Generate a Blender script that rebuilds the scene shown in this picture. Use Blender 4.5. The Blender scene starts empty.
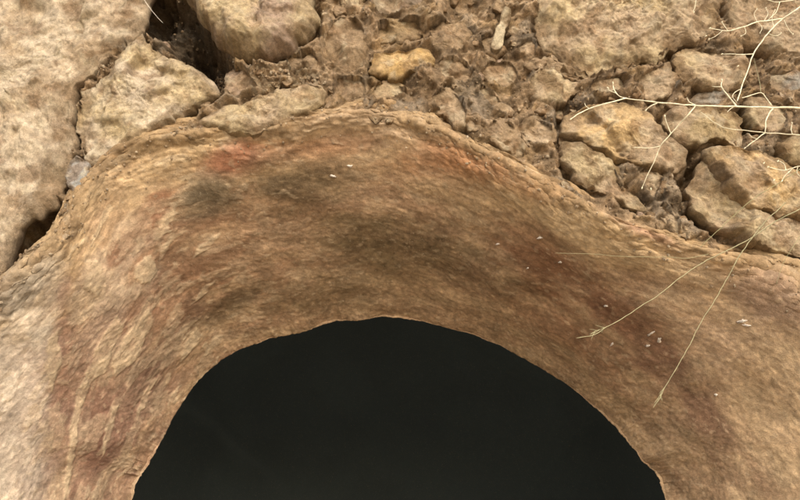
import bpy, math, random
import numpy as np
from mathutils import Vector, Matrix

random.seed(7)
rng = np.random.default_rng(7)
SC = bpy.context.scene
COL = SC.collection
R = math.radians

# ------------------------------------------------------------------ camera
CAM = np.array([0.0, -1.40, 1.20])
PITCH = R(20.0)
FPX = 693.0                      # focal length in pixels of an 800 px wide picture
cam_d = bpy.data.cameras.new('camera')
cam_d.sensor_width = 36.0
cam_d.lens = FPX / 800.0 * 36.0
cam_d.clip_start = 0.02
cam_d.clip_end = 400.0
cam = bpy.data.objects.new('camera', cam_d)
cam.location = CAM
cam.rotation_euler = (R(90) + PITCH, 0, 0)
COL.objects.link(cam)
SC.camera = cam

# ------------------------------------------------------------------ world, sun, exposure
SUN_EL, SUN_AZ = R(33), R(166)   # azimuth clockwise from +Y: almost behind the camera, a little to the right
w = bpy.data.worlds.new('World'); SC.world = w
w.use_nodes = True
nt = w.node_tree
for n in list(nt.nodes): nt.nodes.remove(n)
wo = nt.nodes.new('ShaderNodeOutputWorld'); bg = nt.nodes.new('ShaderNodeBackground')
sky = nt.nodes.new('ShaderNodeTexSky'); sky.sky_type = 'NISHITA'; sky.sun_disc = False
sky.sun_elevation = SUN_EL; sky.sun_rotation = SUN_AZ
sky.dust_density = 4.0; sky.air_density = 1.0; sky.ozone_density = 0.6
bg.inputs['Strength'].default_value = 0.15
nt.links.new(sky.outputs[0], bg.inputs[0]); nt.links.new(bg.outputs[0], wo.inputs[0])
sd = bpy.data.lights.new('sun', 'SUN'); sd.energy = 1.6; sd.angle = R(32); sd.color = (1.0, 0.98, 0.93)
so = bpy.data.objects.new('sun', sd); COL.objects.link(so)
sv = Vector((math.sin(SUN_AZ) * math.cos(SUN_EL), math.cos(SUN_AZ) * math.cos(SUN_EL), math.sin(SUN_EL)))
so.rotation_euler = sv.to_track_quat('Z', 'Y').to_euler(); so.location = (1, -5, 6)
vs = SC.view_settings
vs.view_transform = 'Standard'; vs.look = 'None'; vs.exposure = 0.62; vs.gamma = 1.0
SC.cycles.max_bounces = 8; SC.cycles.diffuse_bounces = 6

# ------------------------------------------------------------------ helpers
def P(px, py, y):
    """the world point at depth plane y that is seen at (px, py) of the 800 x 500 picture"""
    px = np.asarray(px, float); py = np.asarray(py, float); y = np.asarray(y, float)
    cx = (px - 400) / FPX; cz = (250 - py) / FPX
    dy = math.cos(PITCH) - cz * math.sin(PITCH)
    dz = math.sin(PITCH) + cz * math.cos(PITCH)
    t = (y - CAM[1]) / dy
    return np.stack(np.broadcast_arrays(cx * t, y, CAM[2] + dz * t), -1)

def to_px(p):
    q = p - CAM
    dep = q[..., 1] * math.cos(PITCH) + q[..., 2] * math.sin(PITCH)
    up = -q[..., 1] * math.sin(PITCH) + q[..., 2] * math.cos(PITCH)
    dep = np.maximum(dep, 0.05)
    return 400 + FPX * q[..., 0] / dep, 250 - FPX * up / dep

_perm = rng.permutation(512).astype(np.int64)
_grad = rng.normal(size=(512, 3)); _grad /= np.linalg.norm(_grad, axis=1)[:, None]
def _h(i, j, k):
    return _perm[(_perm[(_perm[i & 511] + j) & 511] + k) & 511]
def perlin(x, y, z):
    x, y, z = np.broadcast_arrays(np.asarray(x, float), np.asarray(y, float), np.asarray(z, float))
    xi = np.floor(x).astype(np.int64); yi = np.floor(y).astype(np.int64); zi = np.floor(z).astype(np.int64)
    xf, yf, zf = x - xi, y - yi, z - zi
    u = xf * xf * xf * (xf * (xf * 6 - 15) + 10); v = yf * yf * yf * (yf * (yf * 6 - 15) + 10); ww = zf * zf * zf * (zf * (zf * 6 - 15) + 10)
    out = 0
    for a in (0, 1):
        for b in (0, 1):
            for c in (0, 1):
                g = _grad[_h(xi + a, yi + b, zi + c)]
                d = g[..., 0] * (xf - a) + g[..., 1] * (yf - b) + g[..., 2] * (zf - c)
                out = out + (u if a else 1 - u) * (v if b else 1 - v) * (ww if c else 1 - ww) * d
    return out * 1.5
def fbm(x, y, z, o=4, gain=0.5):
    s, a = 0, 1.0
    for i in range(o):
        s = s + a * perlin(x, y, z + 17.3 * i)
        x, y, z = x * 2.03, y * 2.03, z * 2.03; a *= gain
    return s
def ridged(x, y, z, o=4):
    s, a = 0, 1.0
    for i in range(o):
        s = s + a * (1 - 2 * np.abs(perlin(x, y, z + 9.1 * i))); x, y, z = x * 2.1, y * 2.1, z * 2.1; a *= 0.5
    return s / 2
_rnd = rng.random((512, 3))
def worley(x, y, seed=0):
    """2-D cells: nearest, second nearest distance and a random number per cell"""
    xi = np.floor(x).astype(np.int64); yi = np.floor(y).astype(np.int64)
    f1 = np.full(x.shape, 9.0); f2 = np.full(x.shape, 9.0); cid = np.zeros(x.shape)
    for a in (-1, 0, 1):
        for b in (-1, 0, 1):
            r = _rnd[_h(xi + a, yi + b, np.full_like(xi, seed))]
            d = np.hypot(xi + a + r[..., 0] - x, yi + b + r[..., 1] - y)
            near = d < f1
            f2 = np.where(near, f1, np.minimum(f2, d)); cid = np.where(near, r[..., 2], cid); f1 = np.where(near, d, f1)
    return f1, f2, cid
def facets(x, y, sc, seed=0):
    """cells that each tilt their own way, as broken rock does"""
    X, Y = x * sc, y * sc
    xi = np.floor(X).astype(np.int64); yi = np.floor(Y).astype(np.int64)
    f1 = np.full(x.shape, 9.0); out = np.zeros(x.shape); wsum = np.zeros(x.shape)
    for a in (-1, 0, 1):
        for b in (-1, 0, 1):
            r = _rnd[_h(xi + a, yi + b, np.full_like(xi, seed))]
            r2 = _rnd[_h(xi + a + 77, yi + b, np.full_like(xi, seed))]
            dx, dy = X - xi - a - r[..., 0], Y - yi - b - r[..., 1]
            d = dx * dx + dy * dy
            w_ = np.exp(-d * 14)
            out += w_ * ((r2[..., 0] - .5) * 1.6 * dx + (r2[..., 1] - .5) * 1.6 * dy + (r2[..., 2] - .5) * .6); wsum += w_
    return out / (wsum + 1e-9) / sc
def sstep(a, b, x):
    t = np.clip((x - a) / (b - a), 0, 1); return t * t * (3 - 2 * t)
def srgb(r, g, b, k=0.80):
    c = np.array([r, g, b], float) / 255
    return np.where(c <= 0.04045, c / 12.92, ((c + 0.055) / 1.055) ** 2.4) * k
def mix(a, b, m):
    return a + (b - a) * np.asarray(m)[..., None]

def mesh_obj(name, verts, faces, mat, parent=None, cols=None, smooth=True):
    verts = np.asarray(verts, np.float32).reshape(-1, 3); faces = np.asarray(faces, np.int32)
    me = bpy.data.meshes.new(name)
    me.vertices.add(len(verts)); me.vertices.foreach_set('co', verts.ravel())
    k = faces.shape[1]
    me.loops.add(faces.size); me.loops.foreach_set('vertex_index', faces.ravel())
    me.polygons.add(len(faces))
    me.polygons.foreach_set('loop_start', np.arange(0, faces.size, k, dtype=np.int32))
    me.polygons.foreach_set('use_smooth', np.full(len(faces), smooth))
    me.update(calc_edges=True)
    if cols is not None:
        at = me.color_attributes.new('Col', 'FLOAT_COLOR', 'POINT')
        c4 = np.ones((len(verts), 4), np.float32); c4[:, :3] = np.clip(np.asarray(cols).reshape(-1, 3), 0.004, 0.85)
        at.data.foreach_set('color', c4.ravel())
    me.materials.append(mat)
    o = bpy.data.objects.new(name, me); COL.objects.link(o)
    if parent is not None:
        o.parent = parent
        loc = np.array(parent.matrix_basis.translation)
        v2 = verts - loc.astype(np.float32)
        me.vertices.foreach_set('co', v2.astype(np.float32).ravel()); me.update()
    return o
def grid_faces(nu, nv, mask=None, wrap=False):
    a = np.arange(nu * nv).reshape(nu, nv)
    if wrap: a = np.vstack([a, a[:1]])
    f = np.stack([a[:-1, :-1], a[1:, :-1], a[1:, 1:], a[:-1, 1:]], -1).reshape(-1, 4)
    if mask is not None: f = f[mask.ravel()]
    return f
def empty(name, loc, label, cat, group=None):
    o = bpy.data.objects.new(name, None); o.location = loc; o.empty_display_size = 0.1
    COL.objects.link(o); o['label'] = label; o['category'] = cat
    if group: o['group'] = group
    return o
def catmull(pts, n, closed=False):
    """n points evenly spaced on a smooth curve through pts"""
    p = np.asarray(pts, float)
    m = len(p)
    q = np.vstack([p[-1:], p, p[:2]]) if closed else np.vstack([2 * p[:1] - p[1:2], p, 2 * p[-1:] - p[-2:-1]])
    segs = m if closed else m - 1
    out = []
    for i in range(segs):
        a, b, c, d = q[i], q[i + 1], q[i + 2], q[i + 3]
        t = np.linspace(0, 1, 24, endpoint=False)[:, None]
        out.append(0.5 * (2 * b + (c - a) * t + (2 * a - 5 * b + 4 * c - d) * t * t + (3 * b - a - 3 * c + d) * t ** 3))
    out = np.vstack(out + [p[:1] if closed else p[-1:]])
    L = np.r_[0, np.cumsum(np.linalg.norm(np.diff(out, axis=0), axis=1))]
    s = np.linspace(0, L[-1], n, endpoint=not closed)
    return np.stack([np.interp(s, L, out[:, k]) for k in range(out.shape[1])], -1)
def grid_normals(p):
    du = np.gradient(p, axis=0); dv = np.gradient(p, axis=1)
    n = np.cross(du, dv); return n / (np.linalg.norm(n, axis=-1, keepdims=True) + 1e-9)
def in_poly(x, z, poly):
    ins = np.zeros(x.shape, bool); n = len(poly)
    for i in range(n):
        x1, z1 = poly[i]; x2, z2 = poly[(i + 1) % n]
        if z1 == z2: continue
        c = ((z1 > z) != (z2 > z)) & (x < (x2 - x1) * (z - z1) / (z2 - z1) + x1)
        ins ^= c
    return ins

# ------------------------------------------------------------------ materials
def earth_mat(name, speck=0.30, bump=0.5, scale=1.0, rough=0.92, stretch=None):
    m = bpy.data.materials.new(name); m.use_nodes = True
    t = m.node_tree; N = t.nodes; L = t.links
    b = N['Principled BSDF']; b.inputs['Roughness'].default_value = rough
    b.inputs['Specular IOR Level'].default_value = 0.08
    at = N.new('ShaderNodeAttribute'); at.attribute_name = 'Col'
    geo = N.new('ShaderNodeNewGeometry')
    def noise(sc, det, ro, dim=None):
        n = N.new('ShaderNodeTexNoise'); n.inputs['Scale'].default_value = sc * scale
        n.inputs['Detail'].default_value = det; n.inputs['Roughness'].default_value = ro
        L.new(geo.outputs['Position'], n.inputs['Vector']); return n
    n1 = noise(90, 8, 0.65); n2 = noise(420, 4, 0.7); n3 = noise(26, 6, 0.6)
    def rng_(n, lo, hi, a=0.3, bb=0.7):
        r = N.new('ShaderNodeMapRange'); r.inputs['From Min'].default_value = a; r.inputs['From Max'].default_value = bb
        r.inputs['To Min'].default_value = lo; r.inputs['To Max'].default_value = hi
        L.new(n.outputs['Fac'], r.inputs['Value']); return r
    r1 = rng_(n1, 1 - speck, 1 + speck); r2 = rng_(n2, 1 - speck * .7, 1 + speck * .7); r3 = rng_(n3, 1 - speck * .5, 1 + speck * .5)
    mu = N.new('ShaderNodeMath'); mu.operation = 'MULTIPLY'; L.new(r1.outputs[0], mu.inputs[0]); L.new(r2.outputs[0], mu.inputs[1])
    mu2 = N.new('ShaderNodeMath'); mu2.operation = 'MULTIPLY'; L.new(mu.outputs[0], mu2.inputs[0]); L.new(r3.outputs[0], mu2.inputs[1])
    sc_ = N.new('ShaderNodeVectorMath'); sc_.operation = 'SCALE'; L.new(at.outputs['Color'], sc_.inputs[0]); L.new(mu2.outputs[0], sc_.inputs['Scale'])
    # sparse pale grains
    n4 = noise(260, 2, 0.5); r4 = rng_(n4, 0.0, 0.45, 0.66, 0.74)
    mx = N.new('ShaderNodeMix'); mx.data_type = 'RGBA'; L.new(r4.outputs[0], mx.inputs['Factor'])
    L.new(sc_.outputs[0], mx.inputs['A']); mx.inputs['B'].default_value = (0.50, 0.42, 0.30, 1)
    L.new(mx.outputs['Result'], b.inputs['Base Color'])
    h = N.new('ShaderNodeMath'); h.operation = 'MULTIPLY_ADD'; L.new(n1.outputs['Fac'], h.inputs[0]); h.inputs[1].default_value = 1.6
    L.new(n2.outputs['Fac'], h.inputs[2])
    bp = N.new('ShaderNodeBump'); bp.inputs['Strength'].default_value = bump; bp.inputs['Distance'].default_value = 0.004
    L.new(h.outputs[0], bp.inputs['Height']); L.new(bp.outputs[0], b.inputs['Normal'])
    return m
M_ROCK = earth_mat('rough_limestone', 0.34, 0.85)
M_MORTAR = earth_mat('gritty_earth', 0.42, 0.9)
M_CLAY = earth_mat('smeared_clay', 0.26, 0.48)
M_SOOT = earth_mat('sooted_plaster', 0.06, 0.2)
M_GROUND = earth_mat('dusty_ground', 0.30, 0.5, 0.5)
def plain_mat(name, col, rough=0.7, var=0.25):
    m = bpy.data.materials.new(name); m.use_nodes = True
    t = m.node_tree; N = t.nodes; L = t.links; b = N['Principled BSDF']
    b.inputs['Roughness'].default_value = rough; b.inputs['Specular IOR Level'].default_value = 0.3
    geo = N.new('ShaderNodeNewGeometry'); n = N.new('ShaderNodeTexNoise'); n.inputs['Scale'].default_value = 110
    L.new(geo.outputs['Position'], n.inputs['Vector'])
    cr = N.new('ShaderNodeValToRGB'); c = np.array(col)
    cr.color_ramp.elements[0].position = 0.3; cr.color_ramp.elements[0].color = (*(c * (1 - var)), 1)
    cr.color_ramp.elements[1].position = 0.7; cr.color_ramp.elements[1].color = (*np.minimum(c * (1 + var), .85), 1)
    L.new(n.outputs['Fac'], cr.inputs[0]); L.new(cr.outputs[0], b.inputs['Base Color'])
    return m
M_STRAW = plain_mat('bleached_straw', (0.70, 0.63, 0.44), 0.6, 0.25)
M_STALK = plain_mat('dull_straw', (0.30, 0.27, 0.15), 0.7, 0.2)
M_STALK2 = plain_mat('greenish_straw', (0.26, 0.24, 0.12), 0.7, 0.2)
M_PALE = plain_mat('pale_fibre', (0.62, 0.56, 0.46), 0.7, 0.1)
M_LIME = plain_mat('lime_crumb', (0.62, 0.55, 0.47), 0.9, 0.15)

# ------------------------------------------------------------------ ground: one sheet to the horizon
def ground():
    g = np.concatenate([-np.geomspace(150, 3, 30), np.linspace(-2.9, 2.9, 150), np.geomspace(3, 150, 30)])
    X, Y = np.meshgrid(g, g, indexing='ij')
    near = np.exp(-(X ** 2 + Y ** 2) / 30)
    Z = 0.02 * fbm(X * 1.3, Y * 1.3, 0.5 + 0 * X, 5) * (0.4 + near) + 0.004 * fbm(X * 15, Y * 15, 0 * X, 3) * near
    col = mix(srgb(212, 199, 176), srgb(188, 172, 146), sstep(-.4, .5, fbm(X * 2, Y * 2, 0 * X + 3, 5)))
    o = mesh_obj('ground', np.stack([X, Y, Z], -1), grid_faces(len(g), len(g)), M_GROUND, None, col)
    o['kind'] = 'structure'
ground()

# ------------------------------------------------------------------ the arch: rim and inner edge curves
YR, YI = -0.012, 0.45
PAIRS = [(-150, 500, 133, 500), (-75, 372, 151, 464), (-2, 292, 171, 420), (52, 243, 198, 379), (92, 178, 236, 351),
         (150, 141, 274, 338), (215, 130, 308, 330), (290, 120, 342, 322), (365, 113, 378, 318), (428, 124, 418, 321),
         (478, 148, 455, 330), (550, 183, 500, 346), (615, 220, 540, 367), (690, 246, 577, 393), (790, 274, 611, 424),
         (890, 345, 640, 458), (990, 500, 665, 500)]
rim = [P(a, b, YR) for a, b, c, d in PAIRS]; inn = [P(c, d, YI) for a, b, c, d in PAIRS]
def down(lst, side):
    p0 = lst[0] if side < 0 else lst[-1]
    return [np.array([p0[0] + side * dx, p0[1], p0[2] - dz]) for dx, dz in ((.04, .4), (.05, .85), (.05, 1.3))]
rim = down(rim, -1)[::-1] + rim + down(rim, 1); inn = down(inn, -1)[::-1] + inn + down(inn, 1)
both = catmull(np.hstack([np.array(rim), np.array(inn)]), 4000)
_mp = to_px((both[:, :3] + both[:, 3:]) / 2)[1]
_cum = np.cumsum(np.where(_mp < 560, 1.0, 0.12)); _cum = _cum / _cum[-1] * 3999
_ii = np.interp(np.linspace(_cum[0], 3999, 980), _cum, np.arange(4000))
both = np.stack([np.interp(_ii, np.arange(4000), both[:, k]) for k in range(6)], -1)
RIM, INN = both[:, :3], both[:, 3:]
arc = np.r_[0, np.cumsum(np.linalg.norm(np.diff((RIM + INN) / 2, axis=0), axis=1))]
RIMPOLY = [(p[0], p[2]) for p in RIM[::6]]

def lining():
    nv = 380
    v = np.r_[np.linspace(-0.22, 0, 30, endpoint=False), np.linspace(0, 1, nv - 44), np.linspace(1, 1.25, 28)]
    A, V = np.meshgrid(arc, v, indexing='ij')
    Rr, Ii = RIM[:, None, :], INN[:, None, :]
    # ragged rim and inner edge
    jag_in = 0.010 * perlin(A * 6, 0 * A, 3.0 + 0 * A) + 0.005 * fbm(A * 24, 0 * A, 5.0 + 0 * A, 4) + 0.004 * np.abs(fbm(A * 60, 0 * A, 8 + 0 * A, 3))
    s = np.clip(V, 0, 1)
    vv = V
    lat = np.where(vv < 0, vv * 0.55, np.where(vv > 1, 1 - (vv - 1) * 1.6, vv))
    dep = np.where(vv < 0, (-vv) * 0.22, np.where(vv > 1, 1 + (vv - 1) * 0.4, 0.36 * s + 0.64 * s ** 1.5))
    lat = lat + (jag_in * 1.6) * sstep(0.82, 1.0, vv) * (1 - sstep(1.1, 1.25, vv))
    pos = Rr + (Ii - Rr) * lat[..., None]
    pos[..., 1] = YR + (YI - YR) * dep
    pos[..., 1] += 0.016 * fbm(A * 9, V * 7, 1 + 0 * A, 4) * (1 - sstep(0, .3, V))
    n = grid_normals(pos)
    # make normals face the camera side
    flip = np.sign(np.sum(n * (CAM - pos), -1, keepdims=True)); n = n * np.sign(np.median(flip))
    _w = (arc > arc[-1] * .3) & (arc < arc[-1] * .7)
    B = np.r_[0, np.cumsum(np.linalg.norm(np.diff(pos[_w], axis=1), axis=-1).mean(0))][None, :] + 0 * A
    B = np.where(V > 1, B[:, [int(np.searchsorted(v, 1))]] + (V - 1) * .4, B)
    wa = 0.03 * fbm(A * 4, B * 4, 0 * A + 2, 3); wb = 0.012 * fbm(A * 5, B * 5, 0 * A + 6, 3)
    a, b = A + wa, B + wb
    px, py = to_px(pos)
    left = 1 - sstep(180, 330, px); right = sstep(480, 640, px)
    # relief: broad swells, smears running round the arch, crumbly patches
    h = 0.014 * fbm(a * 3.2, b * 4.5, 0 * A, 3)
    smear = fbm(a * 9, b * 17, 0 * A + 11, 5, .55)
    h += 0.0005 * smear * (.4 + .6 * left) * sstep(0, .35, V)
    fine = fbm(a * 42, b * 58, 0 * A + 21, 4, .6)
    h += 0.00035 * fine
    grit = fbm(a * 70, b * 90, 0 * A + 31, 3)
    h += 0.0007 * grit
    # torn patches of pale plaster standing proud of the brown clay
    pl = fbm(a * 7.5, b * 18, 0 * A + 41, 4) + 0.35 * fbm(a * 36, b * 50, 0 * A + 43, 3)
    patch = sstep(0.24, 0.32, pl)
    h += 0.0009 * patch * (0.15 + 0.85 * left)
    crumb = sstep(0.1, 0.5, fbm(a * 5, b * 7, 0 * A + 51, 3))
    h += 0.0012 * crumb * ridged(a * 22, b * 28, 0 * A + 52, 4) * (0.5 + 0.5 * (1 - sstep(0.3, .8, V)))
    # pits
    f1, f2, cid = worley(a * 26, b * 40, 3)
    pit = (cid > .965) * (1 - sstep(.10, .30, f1)); h -= 0.0 * pit
    BN = [fbm(a * 9, b * 20, 0 * A + 200 + 7 * q, 4) for q in range(3)]
    # ---- authored features placed on the surface
    def blob(cx, cy, rx, ry, ang=0, soft=0.45, wob=0.5):
        ca, sa = math.cos(R(ang)), math.sin(R(ang))
        rr = 2.2 * max(rx, ry); m = np.zeros(px.shape)
        bx = (np.abs(px - cx) < rr) & (np.abs(py - cy) < rr)
        dx, dy = px[bx] - cx, py[bx] - cy
        e = np.sqrt(((dx * ca + dy * sa) / rx) ** 2 + ((-dx * sa + dy * ca) / ry) ** 2)
        e = e + wob * 0.7 * BN[int(cx) % 3][bx]
        m[bx] = 1 - sstep(1 - soft, 1 + soft, e); return m
    # colours
    tan, brown, red = srgb(196, 166, 131), srgb(176, 144, 114), srgb(166, 126, 100)
    pale, grey, olive = srgb(214, 190, 156), srgb(200, 186, 166), srgb(150, 128, 98)
    ochre = srgb(196, 166, 122)
    c = mix(np.broadcast_to(brown, A.shape + (3,)), tan, sstep(-.35, .45, fbm(a * 5, b * 11, 0 * A + 61, 5, .6)))
    c = c * (1 + .22 * fbm(a * 16, b * 24, 0 * A + 68, 5, .65))[..., None]
    outer = 1 - sstep(0.05, 0.45, V + 0.12 * fbm(a * 5, b * 8, 0 * A + 62, 4))
    c = mix(c, ochre, 0.65 * outer)
    deep = sstep(0.45, 0.95, V + 0.1 * fbm(a * 6, b * 14, 0 * A + 63, 4))
    c = mix(c, olive, 0.36 * deep * (1 - .6 * left))
    c = mix(c, red, 0.6 * sstep(0.1, .6, fbm(a * 5, b * 14, 0 * A + 64, 4, .6)) * (0.3 + 0.5 * left))
    c = mix(c, pale, patch * (0.30 + 0.45 * left) * (1 - 0.65 * deep * (1 - left)))
    for bl in [
        # pale plaster; far left also painted lighter where it faces the sky
        (8, 420, 44, 190, 4, .5, .9, grey, .75), (150, 175, 60, 22, -20, .6, .6, ochre, .5), (95, 215, 55, 40, -40, .6, .6, ochre, .55),
        (112, 285, 56, 30, -60, .4, 1.3, pale, .5), (100, 400, 60, 130, 15, .6, .8, srgb(150, 118, 98), .6),
        (745, 330, 90, 60, 20, .6, .8, tan, .7), (780, 440, 60, 100, 0, .6, .8, ochre, .6), (610, 240, 90, 22, 20, .5, .6, ochre, .8),
        (530, 215, 80, 24, 20, .6, .8, ochre, .6), (370, 128, 80, 18, 5, .5, .6, tan, .7),
        # reddened clay
        (236, 160, 30, 15, -20, .7, .6, srgb(176, 108, 76), .85), (310, 150, 70, 10, -8, .8, .6, srgb(160, 112, 78), .6),
        (452, 160, 46, 16, 10, .7, .8, srgb(172, 114, 70), .7), (510, 178, 50, 14, 18, .8, .8, srgb(170, 122, 78), .5),
        (545, 262, 66, 24, 38, .55, .8, srgb(122, 78, 50), .75), (640, 335, 62, 22, 45, .6, 1.0, srgb(112, 72, 52), .75),
        (625, 214, 50, 9, 32, .7, .8, srgb(150, 102, 82), .7), (770, 292, 44, 26, 40, .7, .8, srgb(132, 102, 88), .6),
        (710, 420, 70, 16, 55, .6, 1.0, srgb(116, 84, 64), .75), (560, 330, 60, 18, 38, .7, 1.0, srgb(134, 92, 62), .6),
        (150, 226, 14, 34, 30, .4, 1.2, srgb(134, 86, 58), .85), (125, 246, 12, 18, 20, .4, 1.2, srgb(128, 84, 58), .8),
        (62, 370, 10, 70, 4, .5, 1.2, srgb(146, 106, 82), .75), (96, 440, 14, 70, 8, .5, 1.4, srgb(120, 84, 66), .8),
        (130, 400, 22, 60, 20, .5, 1.4, srgb(124, 90, 72), .7), (180, 290, 30, 55, 45, .5, 1.2, srgb(134, 94, 66), .7),
        # soot, and darker brown patches
        (258, 228, 90, 34, -25, .6, .9, srgb(136, 104, 74), .75), (206, 196, 30, 20, -35, .6, .6, srgb(92, 80, 60), .9), (300, 184, 58, 17, 0, .6, .6, srgb(94, 78, 54), .85),
        (268, 160, 34, 8, -6, .7, .6, srgb(100, 80, 58), .6), (385, 240, 80, 26, 5, .8, .7, srgb(92, 78, 50), .8),
        (236, 302, 46, 10, -36, .5, .7, srgb(98, 80, 56), .8), (470, 270, 60, 14, 20, .8, .8, srgb(92, 72, 46), .6),
        (175, 330, 60, 10, -52, .6, .9, srgb(104, 80, 58), .5), (330, 290, 60, 16, -12, .8, .7, srgb(98, 80, 50), .6),
    ]:
        cc = np.array(bl[7]); lum = cc @ (.3, .6, .1); cc = (cc * .86 + lum * .14) * 1.3
        c = mix(c, cc, blob(*bl[:7]) * bl[8] * .86)
    # long plaster flakes on the left jamb: proud and pale
    def poly_mask(poly):
        poly = np.array(poly, float); cx, cy = poly.mean(0)
        box = (np.abs(px - cx) < 60) & (np.abs(py - cy) < 110)
        m = np.zeros(px.shape); ab, bb_ = a[box], b[box]
        xs = px[box] + 2.2 * fbm(ab * 30, bb_ * 60, 0 * ab + cx, 3); ys = py[box] + 2.2 * fbm(ab * 30, bb_ * 60, 0 * ab + cy, 3)
        d = np.full(box.sum(), 1e9)
        for i in range(len(poly)):
            p, q = poly[i], poly[(i + 1) % len(poly)]; e = q - p
            t = np.clip(((xs - p[0]) * e[0] + (ys - p[1]) * e[1]) / (e @ e), 0, 1)
            d = np.minimum(d, np.hypot(xs - p[0] - t * e[0], ys - p[1] - t * e[1]))
        sd = np.where(in_poly(xs, ys, poly), d, -d)
        m[box] = sstep(-1.0, 1.0, sd); return m
    for poly in [
        [(117, 316), (123, 326), (113, 350), (103, 374), (93, 382), (84, 402), (76, 430), (70, 500), (64, 500), (70, 430), (78, 392), (92, 358), (104, 332)],
        [(150, 306), (153, 322), (142, 346), (134, 360), (123, 370), (113, 376), (112, 362), (122, 342), (134, 322)],
        [(136, 262), (150, 254), (156, 268), (150, 282), (140, 282), (132, 274)],
        [(196, 328), (202, 336), (190, 352), (180, 362), (182, 346)], [(206, 284), (216, 278), (204, 296), (190, 304)],
        [(86, 262), (98, 258), (104, 276), (96, 296), (84, 288)], [(112, 408), (118, 404), (108, 440), (100, 460), (102, 436)],
        [(222, 232), (210, 246), (192, 258), (200, 244)], [(160, 246), (170, 238), (176, 228), (168, 248), (158, 262)],
        [(48, 340), (58, 330), (60, 362), (52, 392), (44, 370)], [(150, 380), (158, 376), (146, 404), (136, 420), (140, 400)],
    ]:
        m = poly_mask(poly) * (.6 + .4 * sstep(-.25, .15, fbm(a * 22, b * 34, 0 * A + 105, 4))); h += 0.0022 * m; c = mix(c, pale, 0.8 * m)
    c = mix(c, mix(srgb(150, 124, 92), srgb(182, 154, 116), sstep(-.3, .4, fbm(A * 12, B * 12, 0 * A + 65, 4))), .85 * (1 - sstep(-.06, .10, V + .08 * fbm(A * 8, B * 9, 0 * A + 66, 4))))
    pl2 = sstep(.16, .28, fbm(a * 7, b * 21, 0 * A + 141, 4) + .25 * fbm(a * 36, b * 60, 0 * A + 143, 3)) * left * sstep(.12, .3, V)
    c = mix(c, pale, .34 * pl2); h += .0004 * pl2
    c = c * (1 + .14 * fbm(a * 5, b * 28, 0 * A + 144, 4) * sstep(0, .35, V))[..., None]
    # fine smears, grain, pale flecks
    c = c * (1.06, 1.06, 1.06)
    c = c * (1 + 0.15 * np.clip(smear, -1, 1) * sstep(-.1, .35, V) + 0.13 * np.clip(fine, -1, 1))[..., None]
    fl = sstep(.5, .62, fbm(a * 44, b * 62, 0 * A + 71, 3) + 0.25 * crumb)
    c = mix(c, pale, 0.35 * fl); h += 0.0004 * fl
    scr = 0.35 * (.4 + .6 * left) * sstep(.42, .6, ridged(a * 9, b * 60, 0 * A + 81, 3)) * sstep(0, .5, fbm(a * 4, b * 6, 0 * A + 82, 2))
    c = c * (1 - 0.20 * scr)[..., None]; h -= 0.0003 * scr
    
    # crust broken along the rim, grey grit at left where the plaster meets the rubble
    br = (1 - sstep(0.0, 0.10, V + 0.05 * fbm(a * 14, b * 20, 0 * A + 91, 4)))
    rb = 1 - sstep(0.0, 0.24, V + 0.12 * fbm(a * 10, b * 12, 0 * A + 191, 4))
    h += rb * (0.006 * ridged(a * 15, b * 15, 0 * A + 92, 4) + 0.0028 * fbm(a * 60, b * 60, 0 * A + 93, 4)) + (1 - rb) * .0007 * fbm(a * 60, b * 60, 0 * A + 94, 4)
    cl1, cl2, cli = worley(a * 30 + .3 * fbm(a * 20, b * 20, 0 * A, 2), b * 30, 6)
    h += rb * .0016 * cli * sstep(0, .6, cl2 - cl1); c = c * (1 + rb * .22 * (cli - .5) - rb * .06 * (1 - sstep(0, .12, cl2 - cl1)))[..., None]
    gm = .6 * blob(24, 290, 38, 20, -40, .6, 1.0)
    h += gm * 0.006 * ridged(a * 30, b * 30, 0 * A + 95, 4)
    c = mix(c, mix(np.broadcast_to(srgb(110, 100, 84), A.shape + (3,)), srgb(196, 184, 164), sstep(-.2, .5, fbm(a * 50, b * 60, 0 * A + 96, 3))), .8 * gm)
    c = c * (1 - 0.25 * sstep(0, .7, ridged(a * 40, b * 55, 0 * A + 99, 3)))[..., None]
    fade = 1 - sstep(1.05, 1.25, V)
    pos = pos + n * (h * fade)[..., None]
    return pos, c, v, n

arch = empty('clay_arch', (0, 0.3, 0.0), 'arched opening lined with smeared brown and tan clay, dark inside', 'arch')
LPOS, LCOL, LV, LN = lining()
LPX, LPY = to_px(LPOS)
mesh_obj('lining', LPOS, grid_faces(len(arc), len(LV)), M_CLAY, arch, LCOL)

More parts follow.
